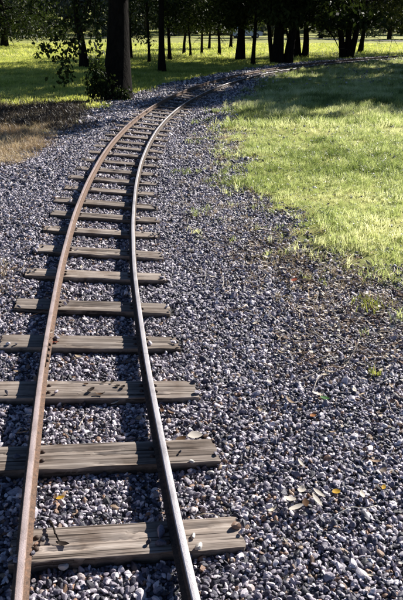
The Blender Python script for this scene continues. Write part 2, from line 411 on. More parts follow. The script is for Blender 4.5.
# ------------------------------------------------------------------ gravel
def stone_mesh(k):
    r_ = np.random.default_rng(100 + k)
    bm = bmesh.new(); bmesh.ops.create_icosphere(bm, subdivisions=2, radius=1.0)
    V = np.array([v.co for v in bm.verts])
    for _ in range(8):
        n = r_.normal(size=3); n /= np.linalg.norm(n); d = r_.uniform(.5, .82)
        e = V @ n - d; V = V - np.where(e > 0, e * .9, 0)[:, None] * n
    V *= np.array([1.5, r_.uniform(.85, 1.1), r_.uniform(.6, .85)])
    V += r_.normal(size=V.shape) * .025
    for v, c in zip(bm.verts, V): v.co = c
    me = bpy.data.meshes.new('stone'); bm.to_mesh(me); bm.free(); smooth(me, 24); me.materials.append(M['stone']); return me
stones = [stone_mesh(k) for k in range(12)]
PX, PY, PZ, PS = [], [], [], []
bands = [(.2, 3.2, .0125, .0068), (3.2, 6.0, .0152, .0080), (6.0, 10.0, .0205, .0106), (10.0, 17.0, .032, .016), (17.0, 36.0, .055, .024)]
for (y0, y1, sp, r0) in bands:
    for layer in (0, 1):
        x, y = jgrid(-6.5, 14, y0, y1, sp * (1.0 if layer == 0 else 1.25))
        k = in_view(x, y, 1.0 if y0 < 10 else .5); x, y = x[k], y[k]
        gm = grass_mask(x, y); lm = lawn_mask(x, y); dm = np.maximum(dry_mask(x, y), mulch_mask(x, y))
        dens = (1 - np.clip(gm * 1.12, 0, 1) * .985) * (1 - lm) * (1 - dm * .8) * (1 - soil_mask(x, y) * (.35 if layer == 0 else .6))
        # among the grass roots a few stones stay
        k = (rng.random(len(x)) < dens) & sleeper_clear(x, y)
        if layer: k &= (rng.random(len(x)) < .62) & rail_clear(x, y)
        x, y = x[k], y[k]
        sz = r0 * np.exp(rng.normal(0, .30, len(x)))
        z = ground_z(x, y) + (sz * .25 if layer == 0 else r0 * 1.05 + sz * .25 * rng.random(len(x)))
        PX.append(x); PY.append(y); PZ.append(z); PS.append(sz)
# stray pebbles lying on the sleeper tops next to the rails
sx, sy, sz_ = [], [], []
for rec in srec:
    for _ in range(random.randint(3, 9)):
        side = random.choice((-1, 1)); o_ = side * HALF_G + random.choice((-1, 1)) * abs(random.gauss(.045, .03)) 
        if abs(abs(o_) - HALF_G) < .04: continue
        s_ = rec['s'] + random.uniform(-.4, .4) * rec['w']; q = trk(s_, o_)
        sx.append(q[0]); sy.append(q[1]); sz_.append(.036 + rec['dz'] * .5 + CANT * o_)
for rec in srec:                          # and over their buried outer ends
    for _ in range(random.randint(4, 14)):
        o_ = random.choice((rec['hi'] - abs(random.gauss(0, .05)), rec['lo'] + abs(random.gauss(0, .025)))); q = trk(rec['s'] + random.uniform(-.5, .5) * rec['w'], o_)
        sx.append(q[0]); sy.append(q[1]); sz_.append(.035 + rec['dz'] * .5 + CANT * o_)
ns = len(sx); ss_ = .009 * np.exp(rng.normal(0, .25, ns))
PX.append(np.array(sx)); PY.append(np.array(sy)); PZ.append(np.array(sz_) + ss_ * .2); PS.append(ss_)
PX, PY, PZ, PS = map(np.concatenate, (PX, PY, PZ, PS)); n = len(PX)
print('stones', n)
tilt = rng.normal(0, .55, (n, 2))
rv_ = rng.random(n) * (.85 + .3 * vnoise(PX, PY, 1.1, 61)); rv_ = np.where(rv_ > .93, np.where(rng.random(n) < .35, .93 + .07 * rng.random(n), .9 * rng.random(n)), rv_)
scatter('ballast_gravel', np.c_[PX, PY, PZ], np.c_[tilt, rng.random(n) * 6.283], PS[:, None] * np.exp(rng.normal(0, .12, (n, 3))), rng.integers(0, 12, n), rv_, stones)
tag(bpy.data.objects['ballast_gravel'], 'grey and pale loose ballast stones around the curving track', 'gravel', kind='stuff')

# ------------------------------------------------------------------ railway track: rails, sleepers, bolts
track = tag(empty('railway_track', trk(-6.7)), 'narrow curving railway track with rusty rails on weathered wooden sleepers', 'railway track')
TO = Vector(track.location)
ZS, ZR = .030, .096                       # sleeper top, rail top
def rail_profile(wide=False):
    # (offset, height, head weight) of a small flat-bottomed rail
    h = ZR - ZS
    e0, e1 = (.75, 1) if wide else (.10, .66)
    half = [(.024, 0, 0), (.024, .004, 0), (.009, .009, 0), (.004, .016, 0), (.004, h - .018, 0), (.0118, h - .013, 0), (.0118, h - .0035, e0), (.0093, h - .0008, e1), (.004, h, 1)]
    pts = [(x, z, wt) for x, z, wt in half] + [(-x, z, wt) for x, z, wt in half[::-1]]
    return pts
def rail_mesh(s0, s1, off, step=.12):
    pr = rail_profile(off < 0); n = len(pr); m = max(2, int((s1 - s0) / step) + 1)
    ss = np.linspace(s0, s1, m); V = []; Hd = []
    for s in ss:
        wob = .0012 * math.sin(s * 2.1 + off * 9) + .0008 * math.sin(s * 5.3)
        for x, z, wt in pr: V.append(Vector(trk(s, off + x + wob - CANT * z, ZS + z + CANT * (off + x))) - TO); Hd.append(wt)
    i = np.arange(m - 1)[:, None] * n; j = np.arange(n)[None]; k = (j + 1) % n
    q = np.stack([i + j, i + n + j, i + n + k, i + k], -1).reshape(-1, 4)
    me = mesh_np('rail', V, [q, np.array([range(n)]), np.array([range((m - 1) * n, m * n)])[:, ::-1]])
    a = me.attributes.new('head', 'FLOAT', 'POINT'); a.data.foreach_set('value', np.array(Hd, np.float32))
    smooth(me, 35); return me
sj = math.atan2(gp(146, 348, .1)[1] - TCY, TCX - gp(146, 348, .1)[0]) * TR
for off, key, joints in ((HALF_G, 'rail_l', [sj + .06, sj + 9.1, sj + 18.2, sj + 27.3]), (-HALF_G, 'rail_r', [sj, sj + 9.1, sj + 18.2, sj + 27.3])):
    ends = [-9.5] + joints + [33.5]
    for k in range(len(ends) - 1):
        ro = obj('rail', rail_mesh(ends[k] + .002, ends[k + 1] - .002, off), M[key], track)
        if off > 0: ro['label'] = 'rust-brown outer rail with a polished stripe along its head'
        else: ro['label'] = 'pale grey worn inner rail'
        if k < len(ends) - 2:
            for sd in (1, -1):
                mb = MB(); e = ends[k + 1]
                P = []
                for s in (e - .11, e + .11):
                    for (dx, z) in ((.005, .013), (.0108, .015), (.0108, .042), (.005, .044)): P.append(Vector(trk(s, off + sd * dx - CANT * z, ZS + z + CANT * off)) - TO)
                mb.add(P, [(0, 1, 5, 4), (1, 2, 6, 5), (2, 3, 7, 6), (3, 0, 4, 7), (0, 3, 2, 1), (4, 5, 6, 7)])
                for ds in (-.08, -.03, .03, .08):
                    a0 = Vector(trk(e + ds, off + sd * .012 - CANT * .031, ZS + .031 + CANT * off)) - TO; a1 = Vector(trk(e + ds, off + sd * .021 - CANT * .031, ZS + .031 + CANT * off)) - TO
                    mb.tube([a0, a1], [.008, .007], 6)
                obj('fishplate', mb.mesh('fishplate'), M['iron'], ro)

def sleeper_mesh(rec, seed, detail):
    r_ = np.random.default_rng(seed)
    L0, L1, wd, th = rec['lo'], rec['hi'], rec['w'], .085
    nx_, ny_ = (46, 10) if detail else (10, 3)
    xs = np.linspace(-L1, -L0, nx_ + 1); ys = np.linspace(-wd / 2, wd / 2, ny_ + 1)
    # closed box shell: top grid, skirt rings
    X, Y = np.meshgrid(xs, ys); Z = np.zeros_like(X)
    ew = [.004 * (vnoise(xs, np.zeros_like(xs) + seed * 3.1 + sd, 9, sd) - .5) * 2 + .002 * (vnoise(xs, np.zeros_like(xs) + seed, 40, sd + 2) - .5) for sd in (0, 1)]
    Y = Y.copy()
    Y[0] += ew[0]; Y[-1] += ew[1]
    rag = .014 * (r_.random(ny_ + 1) - .5); X = X.copy(); X[:, 0] += rag; X[:, -1] += .014 * (r_.random(ny_ + 1) - .5)
    ex = np.minimum(np.abs(X - X.min()), np.abs(X.max() - X)); ey = np.minimum(np.abs(Y - Y.min()), np.abs(Y.max() - Y))
    Z += -.0035 * np.exp(-ey / .004) - .004 * np.exp(-ex / .006)
    Z += .0016 * (vnoise(X * 9 + seed, Y * 110, 1, 3) - .5) + .0012 * (vnoise(X * 2.5 + seed, Y * 6, 1, 5) - .5) if detail else 0
    if detail:                              # long drying cracks
        for _ in range(r_.integers(2, 5)):
            yc = r_.uniform(-.4, .4) * wd; j = np.argmin(np.abs(ys - yc)); a0 = r_.integers(0, nx_ - 14); ln = r_.integers(8, 24)
            if 0 < j < ny_: Z[j, a0:a0 + ln] -= .006; Y[j, a0:a0 + ln] += .002 * r_.normal(size=len(Z[j, a0:a0 + ln]))
    V = [np.c_[X.ravel(), Y.ravel(), Z.ravel()]]
    nX = nx_ + 1; nY = ny_ + 1
    idx = np.arange(nX * nY).reshape(nY, nX)
    q = np.stack([idx[:-1, :-1], idx[:-1, 1:], idx[1:, 1:], idx[1:, :-1]], -1).reshape(-1, 4)
    rim = np.concatenate([idx[0, :-1], idx[:-1, -1], idx[-1, :0:-1], idx[:0:-1, 0]])
    rv = V[0][rim]; nr = len(rim); base = nX * nY
    mid = rv.copy(); mid[:, 2] = -th * .35; mid[:, :2] += .0025 * r_.normal(size=(nr, 2)); low = mid.copy(); low[:, 2] = -th
    V += [mid, low]; k = np.arange(nr); k2 = (k + 1) % nr
    q2 = np.stack([rim[k], base + k, base + k2, rim[k2]], -1)[:, ::-1]; q2 = q2[:, [0, 1, 2, 3]]
    q3 = np.stack([base + k, base + nr + k, base + nr + k2, base + k2], -1)[:, ::-1]
    cap = np.array([[base + nr + t for t in range(nr)]])[:, ::-1]
    me = mesh_np('sleeper', np.vstack(V), [q, q2[:, ::-1] if False else q2, q3, cap])
    at_ = me.attributes.new('side', 'FLOAT', 'POINT'); at_.data.foreach_set('value', np.r_[np.zeros(base), np.full(2 * nr, .8)].astype(np.float32))  # marks the side faces that get the painted shade
    bm = bmesh.new(); bm.from_mesh(me); bmesh.ops.recalc_face_normals(bm, faces=bm.faces); bm.to_mesh(me); bm.free()
    smooth(me, 38); return me
def bolt_mesh():
    mb = MB(); ring = [(.0, .015), (.004, .0155), (.008, .0145), (.0125, .0105), (.015, .005)]
    n = 10; V = []; a_ = np.linspace(0, 2 * np.pi, n, endpoint=False)
    for z, r_ in ring: V.append(np.c_[np.cos(a_) * r_, np.sin(a_) * r_, np.full(n, z)])
    V.append([(0, 0, .016)]); V = np.vstack(V); m = len(ring)
    i = np.arange(m - 1)[:, None] * n; j = np.arange(n)[None]; k = (j + 1) % n
    mb.add(V, np.stack([i + j, i + k, i + n + k, i + n + j], -1).reshape(-1, 4), [(len(V) - 1, (m - 1) * n + t, (m - 1) * n + (t + 1) % n) for t in range(n)])
    me = mb.mesh('bolt'); smooth(me, 50); me.materials.append(M['iron']); return me
bolt = bolt_mesh()
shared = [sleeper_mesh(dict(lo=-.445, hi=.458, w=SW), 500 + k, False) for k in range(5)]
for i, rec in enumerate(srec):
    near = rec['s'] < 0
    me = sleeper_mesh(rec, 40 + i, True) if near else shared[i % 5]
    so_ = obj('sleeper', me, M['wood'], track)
    q = Vector(trk(rec['s'], 0, ZS + rec['dz'] * .5 - .001)) - TO
    so_.location = q; so_.rotation_euler = (random.uniform(-.006, .006), math.atan(CANT) + random.uniform(-.004, .004), -rec['s'] / TR + rec['ang'])
    if rec['s'] < 4:                       # bolt heads on both sides of each rail foot
        for side in (-1, 1):
            for io in (-1, 1):
                for dy in (-.026, .026):
                    if io == side and (side > 0 or random.random() < .6): continue
                    bo = obj('bolt', bolt, None, so_)
                    bo.scale = (.62, .62, .62); bo.location = (-(side * HALF_G + io * .033), dy + random.uniform(-.006, .006), -.0015)
                    bo.rotation_euler = (random.uniform(-.15, .15), random.uniform(-.15, .15), random.uniform(0, 6))

# ------------------------------------------------------------------ grass and weeds (uncountable)
def tuft_mesh(seed, nb, h, spread, wd, matl, curl=.5):
    r_ = np.random.default_rng(seed); V, Q = [], []
    for b_ in range(nb):
        a_ = r_.random() * 6.283; lean = r_.uniform(.1, 1.0) * curl; hh = h * r_.uniform(.5, 1.1); w_ = wd * r_.uniform(.7, 1.2)
        bx, by = r_.normal(0, spread, 2); dx, dy = math.cos(a_), math.sin(a_); t0 = r_.random() * 6.283; px_, py_ = math.cos(t0) * w_ / 2, math.sin(t0) * w_ / 2
        n0 = len(V)
        for t in (0, .45, .8, 1.0):
            k = hh * lean * t * t; z = hh * t * (1 - .25 * lean * t); ws = (1, .85, .55, .08)[(0, .45, .8, 1.0).index(t)]
            V.append((bx + dx * k - px_ * ws, by + dy * k - py_ * ws, z)); V.append((bx + dx * k + px_ * ws, by + dy * k + py_ * ws, z))
        for t in range(3): Q.append((n0 + 2 * t, n0 + 2 * t + 1, n0 + 2 * t + 3, n0 + 2 * t + 2))
    me = mesh_np('tuft', V, np.array(Q)); smooth(me); me.materials.append(matl); return me
def weed_mesh(seed, nl, rad, ls, matl):     # low rosette of small round leaves
    r_ = np.random.default_rng(seed); V, Q = [], []
    for _ in range(nl):
        c = np.array([r_.normal(0, rad), r_.normal(0, rad), r_.uniform(.008, .05)]); n_ = r_.normal(size=3) * .5 + (0, 0, 1); n_ /= np.linalg.norm(n_)
        e1 = np.cross(n_, r_.normal(size=3)); e1 /= np.linalg.norm(e1); e2 = np.cross(n_, e1); l = ls * r_.uniform(.6, 1.3); k = len(V)
        V += [c - e1 * l, c + e2 * l * .6, c + e1 * l, c - e2 * l * .6]; Q.append((k, k + 1, k + 2, k + 3))
    me = mesh_np('weed', V, np.array(Q)); me.materials.append(matl); return me
def scatter_tufts(name, x, y, prot, smin, smax, label, cat, tilt=.15, rn=None):
    n = len(x); s = rng.uniform(smin, smax, n) * (.5 + .55 * vnoise(x, y, 1.6, 21) + .55 * vnoise(x, y, 4.2, 24))
    z = ground_z(x, y) - .004
    rnd = np.clip(-.22 + .75 * vnoise(x, y, .9, 22) + .65 * vnoise(x, y, 3.1, 23) + rng.normal(0, .22, n), 0, 1) if rn is None else rn
    o = scatter(name, np.c_[x, y, z], np.c_[rng.normal(0, tilt, (n, 2)), rng.random(n) * 6.283], np.repeat(s[:, None], 3, 1), rng.integers(0, len(prot), n), rnd, prot)
    return tag(o, label, cat, kind='stuff')
gt = [tuft_mesh(k, 18, .07, .026, .0042, M['grass'], .9) for k in range(6)]
wm = [weed_mesh(k, 16, .035, .011, M['clover']) for k in range(4)]
# right-hand verge
x, y = jgrid(-.6, 12, 2.2, 9, .045); k = in_view(x, y, .8) ; x, y = x[k], y[k]
x2, y2 = jgrid(-.6, 14, 9, 17, .07); k = in_view(x2, y2, .6); x2, y2 = x2[k], y2[k]
x3, y3 = jgrid(-.6, 18, 17, 34, .14); k = in_view(x3, y3, .6); x3, y3 = x3[k], y3[k]
x = np.concatenate([x, x2, x3]); y = np.concatenate([y, y2, y3])
gm = grass_mask(x, y); cl = .55 + .9 * (vnoise(x, y, 2.6, 31) - .5) + .5 * (vnoise(x, y, 8, 32) - .5)
k = (rng.random(len(x)) < np.clip(gm * 1.0 * (cl + .18), 0, 1) * np.where(gm < .98, .55, 1)); x, y = x[k], y[k]
isw = (rng.random(len(x)) < .3)
dsc = np.interp(y, [3, 9, 17, 34], [1, 1.15, 1.5, 2.2])
def st(name, x, y, prot, smin, smax, label, cat, **kw):
    return scatter_tufts(name, x, y, prot, smin, smax, label, cat, **kw)
nearm = y < 10
st('verge_grass', x[~isw & nearm], y[~isw & nearm], gt, .6, 1.15, 'bright backlit green grass on the right beside the gravel', 'grass')
st('verge_grass', x[~isw & ~nearm], y[~isw & ~nearm], gt, 1.0, 1.8, 'green grass farther along the right verge under the tree shade', 'grass')
st('verge_weeds', x[isw], y[isw], wm, .5, 1.0, 'low broad-leaved weeds mixed into the right-hand grass', 'weeds')
# straw on the left and dead weeds under the tree
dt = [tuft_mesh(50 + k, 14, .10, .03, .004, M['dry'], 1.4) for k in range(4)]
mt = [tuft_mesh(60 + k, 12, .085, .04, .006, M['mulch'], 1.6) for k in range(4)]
x, y = jgrid(-5.5, 0, 3.0, 11, .045); k = in_view(x, y, .7) & (toff(x, y) > .55); x, y = x[k], y[k]
k = rng.random(len(x)) < dry_mask(x, y) * .75
xs_, ys_ = jgrid(-.4, 5, 2.4, 12, .05); d_ = poly_sdf(xs_, ys_, GRASS_POLY) + (vnoise(xs_, ys_, 3, 51) - .5) * .7
ks = in_view(xs_, ys_, .6) & (rng.random(len(xs_)) < .30 * np.exp(-((d_ + .05) / .38) ** 2) * (vnoise(xs_, ys_, 4.5, 52) > .42)) & (toff(xs_, ys_) < -.55)
st('straw_wisps', xs_[ks], ys_[ks], dt, .3, .75, 'thin dry wisps along the ragged edge of the right-hand grass', 'dry grass', tilt=.45)
st('straw_grass', x[k], y[k], dt, .5, 1.1, 'dry straw-coloured grass patches at the left edge of the gravel', 'dry grass', tilt=.35)
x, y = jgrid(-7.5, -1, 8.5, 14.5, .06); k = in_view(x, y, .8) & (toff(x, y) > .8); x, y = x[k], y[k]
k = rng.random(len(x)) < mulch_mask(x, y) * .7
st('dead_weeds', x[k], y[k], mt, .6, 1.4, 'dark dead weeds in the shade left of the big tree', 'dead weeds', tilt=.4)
# lawn
lt = [tuft_mesh(80 + k, 14, .045, .035, .007, M['lawn'], .8) for k in range(4)]
x, y = jgrid(-14, 12, 10.5, 34, .13); k = in_view(x, y, .6); x, y = x[k], y[k]
x2, y2 = jgrid(-26, 26, 34, 62, .42); k = in_view(x2, y2, .6); x2, y2 = x2[k], y2[k]
n1 = len(x); x = np.concatenate([x, x2]); y = np.concatenate([y, y2])
k = (rng.random(len(x)) < lawn_mask(x, y) * (1 - mulch_mask(x, y))); x, y = x[k], y[k]
fa = y > 34
st('lawn_grass', x[~fa], y[~fa], lt, 1.0, 1.9, 'short lawn grass left of the track around the trunks', 'grass')
st('lawn_grass', x[fa], y[fa], lt, 2.0, 3.2, 'sunlit far lawn beyond the row of slim trunks', 'grass')

# ------------------------------------------------------------------ trees
def leaf_cards(centres, sizes, r_, droop=.3, asp=.5):
    n = len(centres); d = r_.normal(size=(n, 3)); d[:, 2] -= droop; d /= np.linalg.norm(d, axis=1)[:, None]
    e = np.cross(d, r_.normal(size=(n, 3))); e /= np.linalg.norm(e, axis=1)[:, None] + 1e-9
    L = sizes[:, None] * d * .5; W = sizes[:, None] * e * .5 * asp
    V = np.stack([centres - L, centres - L * .1 + W, centres + L, centres - L * .1 - W], 1).reshape(-1, 3)
    return V, np.arange(4 * n).reshape(-1, 4)
def wander(p0, d0, length, n, r_, bend=.25, grav=0.0):
    P = [np.array(p0, float)]; d = np.array(d0, float); d /= np.linalg.norm(d)
    for i in range(n):
        d = d + r_.normal(size=3) * bend / math.sqrt(n) + np.array([0, 0, grav / n]); d /= np.linalg.norm(d)
        P.append(P[-1] + d * length / n)
    return np.array(P)
def make_tree(name, label, cat, x, y, H, r0, base, crad, nleaf, seed, leaf='leaf', bark='bark', ls=.16, droop=1.2, nl=16, stems=None, group=None, spread=.28, zmin=None):
    r_ = np.random.default_rng(seed); z0 = gz(x, y)
    t = tag(empty(name, (x, y, z0)), label, cat, group)
    tb = MB(); tips = []
    stems = stems or [(0, 0, 0, 0, 1.0)]
    for (ox, oy, lx, ly, k) in stems:
        n = 12; P = []
        for i in range(n + 1):
            u = i / n; P.append((ox + lx * H * u + .05 * H * (vnoise(np.array([u * 3.0]), np.array([seed * 1.7 + ox]), 1, 3)[0] - .5) * min(1, u * 3), oy + ly * H * u + .05 * H * (vnoise(np.array([u * 3.0]), np.array([seed * 2.9 + oy]), 1, 4)[0] - .5) * min(1, u * 3), -.15 + (H * .92 + .15) * u ** 1.15))
        P = np.array(P); hs = P[:, 2]
        rad = r0 * k * (1 - .82 * np.clip(hs / H, 0, 1)) * (1 + .55 * np.exp(-np.clip(hs, 0, None) / (r0 * 2.2)))
        tb.tube(P, rad, 14 if r0 > .2 else 9, True, .12)
        m = max(5, int(nl / len(stems)))
        for b_ in range(m):
            u = (b_ + r_.random()) / m; h = base * .95 + (H * .9 - base) * u ** 1.1
            j = np.searchsorted(hs, h); j = min(max(j, 1), n); f = (h - hs[j - 1]) / (hs[j] - hs[j - 1] + 1e-9); p0 = P[j - 1] * (1 - f) + P[j] * f
            az = b_ * 2.4 + r_.uniform(-.4, .4); ln = crad * (math.sin(math.pi * (.22 + .7 * u)) ** .7) * r_.uniform(.75, 1.1)
            d0 = (math.cos(az), math.sin(az), .35 + .5 * u + r_.uniform(-.1, .2))
            B = wander(p0, d0, ln, 7, r_, .35, -droop * (1.1 - .6 * u)); rb = np.interp(h, hs, rad) * .42
            tb.tube(B, np.linspace(rb, rb * .15, len(B)), 6, False, .1)
            tips += [q for q in B[3:]]
            for s_ in range(5):
                jj = r_.integers(2, len(B)); dd = r_.normal(size=3); dd[2] = dd[2] * .5 + .1
                Q = wander(B[jj], dd, ln * r_.uniform(.22, .42), 5, r_, .4, -droop * 1.2); tb.tube(Q, np.linspace(rb * .22, rb * .06, len(Q)), 4, False)
                tips += [q for q in Q[1:]]
    me = tb.mesh('trunk'); smooth(me, 60); obj('trunk', me, M[bark], t)
    T = np.array(tips)
    if nleaf:
        c = T[r_.integers(0, len(T), nleaf)] + r_.normal(size=(nleaf, 3)) * spread * np.array([1, 1, .8])
        if zmin is not None: c = c[c[:, 2] > zmin + .25 * r_.random(len(c))]
        V, Q = leaf_cards(c, ls * r_.uniform(.6, 1.4, len(c)), r_)
        obj('crown', mesh_np('crown', V, Q), M[leaf], t)
    return t

bx_, by_ = gp(116, 101)
big = make_tree('broadleaf_tree', 'large dark tree beside the track with leafy shoots round its thick trunk', 'tree', bx_, by_, 10.0, .25, 3.3, 4.4, 30000, 5, ls=.22, droop=.6, nl=26, zmin=2.6, spread=.35, stems=[(0, 0, .012, .24, 1.0)])
O = Vector(big.location)
def leafy(stems_px, Y, ls, per, seed, mname, leafmat):
    r_ = np.random.default_rng(seed); sb = MB(); cs = []
    for st_ in stems_px:
        P = np.array([tuple(at(px, py, Y + dy) - O) for px, py, dy in st_])
        u = np.linspace(0, len(P) - 1, 5 * len(P)); Pi = np.stack([np.interp(u, np.arange(len(P)), P[:, k]) for k in range(3)], 1)
        Pi += r_.normal(size=Pi.shape) * .012
        sb.tube(Pi, np.linspace(.010, .003, len(Pi)), 5, False)
        for k in range(len(Pi)):
            if k < len(Pi) * .25: continue
            for _ in range(per): cs.append(Pi[k] + r_.normal(size=3) * .055)
    return sb, np.array(cs)
def leaves6(cs, ls, r_):                  # pointed leaves folded along the midrib
    V, Q = [], []
    for c in cs:
        d = r_.normal(size=3); d[2] -= .9; d /= np.linalg.norm(d); e = np.cross(d, r_.normal(size=3)); e /= np.linalg.norm(e); nn = np.cross(d, e)
        l = ls * r_.uniform(.6, 1.25); w_ = l * .30; k = len(V)
        V += [c, c + d * l * .35 + e * w_ + nn * l * .06, c + d * l * .72 + e * w_ * .8 + nn * l * .06, c + d * l, c + d * l * .72 - e * w_ * .8 + nn * l * .06, c + d * l * .35 - e * w_ + nn * l * .06]
        Q += [(k, k + 1, k + 2, k + 3), (k, k + 3, k + 4, k + 5)]
    return np.array(V), np.array(Q)
hang = [[(96, -20, 0), (85, 10, 0), (72, 38, -.2), (58, 50, -.4), (40, 47, -.5)], [(85, 5, .1), (74, 40, 0), (64, 58, -.3), (52, 57, -.4)],
        [(92, -5, 0), (84, 25, -.2), (80, 45, -.3), (76, 54, -.3)], [(90, 0, 0), (72, 45, -.4), (62, 66, -.4), (56, 78, -.4)], [(64, 62, -.4), (70, 72, -.35), (64, 82, -.35)],
        [(96, 0, 0), (92, 30, -.3), (90, 52, -.4), (94, 66, -.4)], [(100, 5, -.2), (97, 35, -.4), (98, 60, -.4), (101, 76, -.3)], [(80, 20, 0), (60, 36, -.2), (47, 44, -.3), (38, 55, -.3)]]
sb, cs = leafy(hang, 13.9, .12, 4, 3, 'hanging', 'leaf')
hb = obj('hanging_branch', sb.mesh('hanging_branch'), M['bark'], big)
V, Q = leaves6(cs, .095, np.random.default_rng(4)); obj('leaves', mesh_np('leaves', V, Q), M['leaf'], hb)
sh = []
r_ = np.random.default_rng(8)
for k in range(26):                       # upright shoots sprouting round the foot of the trunk
    bx0 = r_.uniform(86, 118) if k < 20 else r_.uniform(118, 128); hh = r_.uniform(14, 46) if bx0 < 112 else r_.uniform(5, 14)
    sh.append([(bx0, 101 + r_.uniform(-1.5, 3), 0), (bx0 + r_.uniform(-2, 2), 101 - hh * .5, 0), (bx0 + r_.uniform(-5, 4), 101 - hh, 0)])
sb, cs = leafy(sh, by_ - .25, .1, 4, 9, 'shoots', 'leaf')
shoot = obj('basal_shoots', sb.mesh('basal_shoots'), M['bark'], big); V, Q = leaves6(cs, .07, np.random.default_rng(10)); obj('leaves', mesh_np('leaves', V, Q), M['leaf'], shoot)

G1 = 'slim trees standing on the lawn'
def T(px, py, H, r0, base, crad, nleaf, seed, label, name='park_tree', **kw):
    x, y = gp(px, py); return make_tree(name, label, 'tree', x, y, H, r0, base, crad, nleaf, seed, group=kw.pop('group', G1), **kw)
T(162, 72, 8.5, .118, 2.6, 2.2, 2200, 21, 'straight medium trunk alone on the shaded lawn just behind the left rail', zmin=2.0)
T(149, 63, 6.0, .065, 2.3, 1.4, 900, 22, 'very thin trunk just left of the straight medium trunk')
T(84, 68, 7.0, .15, 1.5, 2.2, 3000, 23, 'dark trunk half hidden by hanging leaves left of the big tree', zmin=1.35)
T(131, 59, 5.0, .09, 1.0, 1.6, 2600, 24, 'small bushy tree showing right of the big trunk', zmin=.45)
T(170, 60, 5.5, .085, 1.6, 1.6, 1500, 25, 'slim dark tree right of the straight medium trunk', zmin=1.15)
T(184, 54, 5.5, .085, 1.1, 2.2, 3600, 26, 'slim tree with low dark crown, second right of the medium trunk', zmin=1.05)
T(190.5, 57, 5.0, .06, 1.1, 1.9, 2600, 27, 'thinnest pole-like tree in the middle row on the lawn', zmin=1.1)
T(202, 55, 5.5, .075, 1.1, 2.3, 3800, 28, 'slim tree at the picture centre on the sunlit lawn', zmin=1.1)
T(209, 49, 5.5, .09, 1.0, 2.4, 3400, 29, 'distant slim tree right of the centre one, deeper in the lawn', zmin=.95)
T(219, 56, 5.5, .085, 1.1, 2.3, 3800, 30, 'slim tree third from the thick trunk by the bend', zmin=1.1)
T(230.5, 48, 6.5, .11, 1.0, 2.8, 3600, 31, 'farthest slim trunk just left of the thick trunk by the car', zmin=.95)
T(240, 60, 9.5, .19, 2.0, 4.4, 16000, 32, 'thick straight trunk standing in front of the parked car', zmin=1.35)
T(253, 66, 7.0, .085, 1.9, 3.0, 8000, 33, 'thin dark trunk close behind the outer rail near the bend', zmin=1.5)
G2 = 'dark spreading trees by the bend'
T(280, 65, 10.5, .22, 1.9, 5.4, 34000, 34, 'massive dark twin-stemmed tree right beside the far bend of the track', 'spreading_tree', group=G2, stems=[(-.12, 0, -.02, .01, 1), (.32, .12, .07, .03, .75), (-.25, .1, -.16, .05, .4)], zmin=1.3, nl=26, ls=.25, spread=.35)
T(300, 57, 8.0, .17, 1.7, 3.6, 6500, 35, 'pair of leaning dark stems behind the massive twin-stemmed tree', 'spreading_tree', group=G2, stems=[(-.15, 0, -.02, 0, 1), (.22, 0, .05, .02, .9), (-.3, .1, -.22, .02, .4)], zmin=1.2)
T(346, 59, 9.0, .17, 1.9, 4.4, 12000, 36, 'forking dark tree on the right between the track and the lit grass', 'spreading_tree', group=G2, stems=[(-.10, 0, -.17, 0, .9), (.12, .05, .17, .03, .9), (.02, .03, .02, .08, .95)], zmin=1.5, leaf='leaf2', spread=.35)
T(360, 53, 6.0, .14, 1.7, 2.8, 3500, 37, 'smaller leaning tree just right of the forking tree', 'spreading_tree', group=G2, stems=[(0, 0, .05, 0, 1)], zmin=1.2, leaf='leaf2')
T(4, 47, 9.0, .25, 1.6, 7.0, 16000, 38, 'wide drooping dark tree at the far left edge of the lawn', 'drooping_tree', group='drooping trees', droop=1.7, ls=.26, nl=26, spread=.45, zmin=.45)
T(432, 52, 8.5, .22, 2.8, 6.0, 13000, 39, 'drooping olive tree reaching in from the right edge', 'drooping_tree', group='drooping trees', droop=1.3, ls=.2, nl=24, leaf='leaf2', spread=.4, zmin=.9)
G3 = 'trees shading the right-hand grass'
make_tree('shade_tree', 'nearest tree outside the right edge that shades the bend', 'tree', 13.0, 24.4, 6.8, .25, 2.7, 4.4, 16000, 41, group=G3, ls=.25, droop=.7, zmin=2.5)
make_tree('shade_tree', 'high-crowned tree outside the right edge, closest to the track', 'tree', 9.9, 24.8, 7.6, .2, 3.6, 3.6, 13000, 44, group=G3, ls=.25, droop=.5, zmin=3.2)
make_tree('shade_tree', 'second tree outside the right edge that shades the grass', 'tree', 15.5, 25.5, 8.2, .28, 2.8, 5.4, 17000, 42, group=G3, ls=.25, droop=.7, zmin=2.7)
make_tree('shade_tree', 'third tree outside the right edge, farthest along', 'tree', 15.5, 33.5, 8.0, .25, 2.6, 5.0, 18000, 43, group=G3, ls=.25, droop=.7, zmin=2.4)

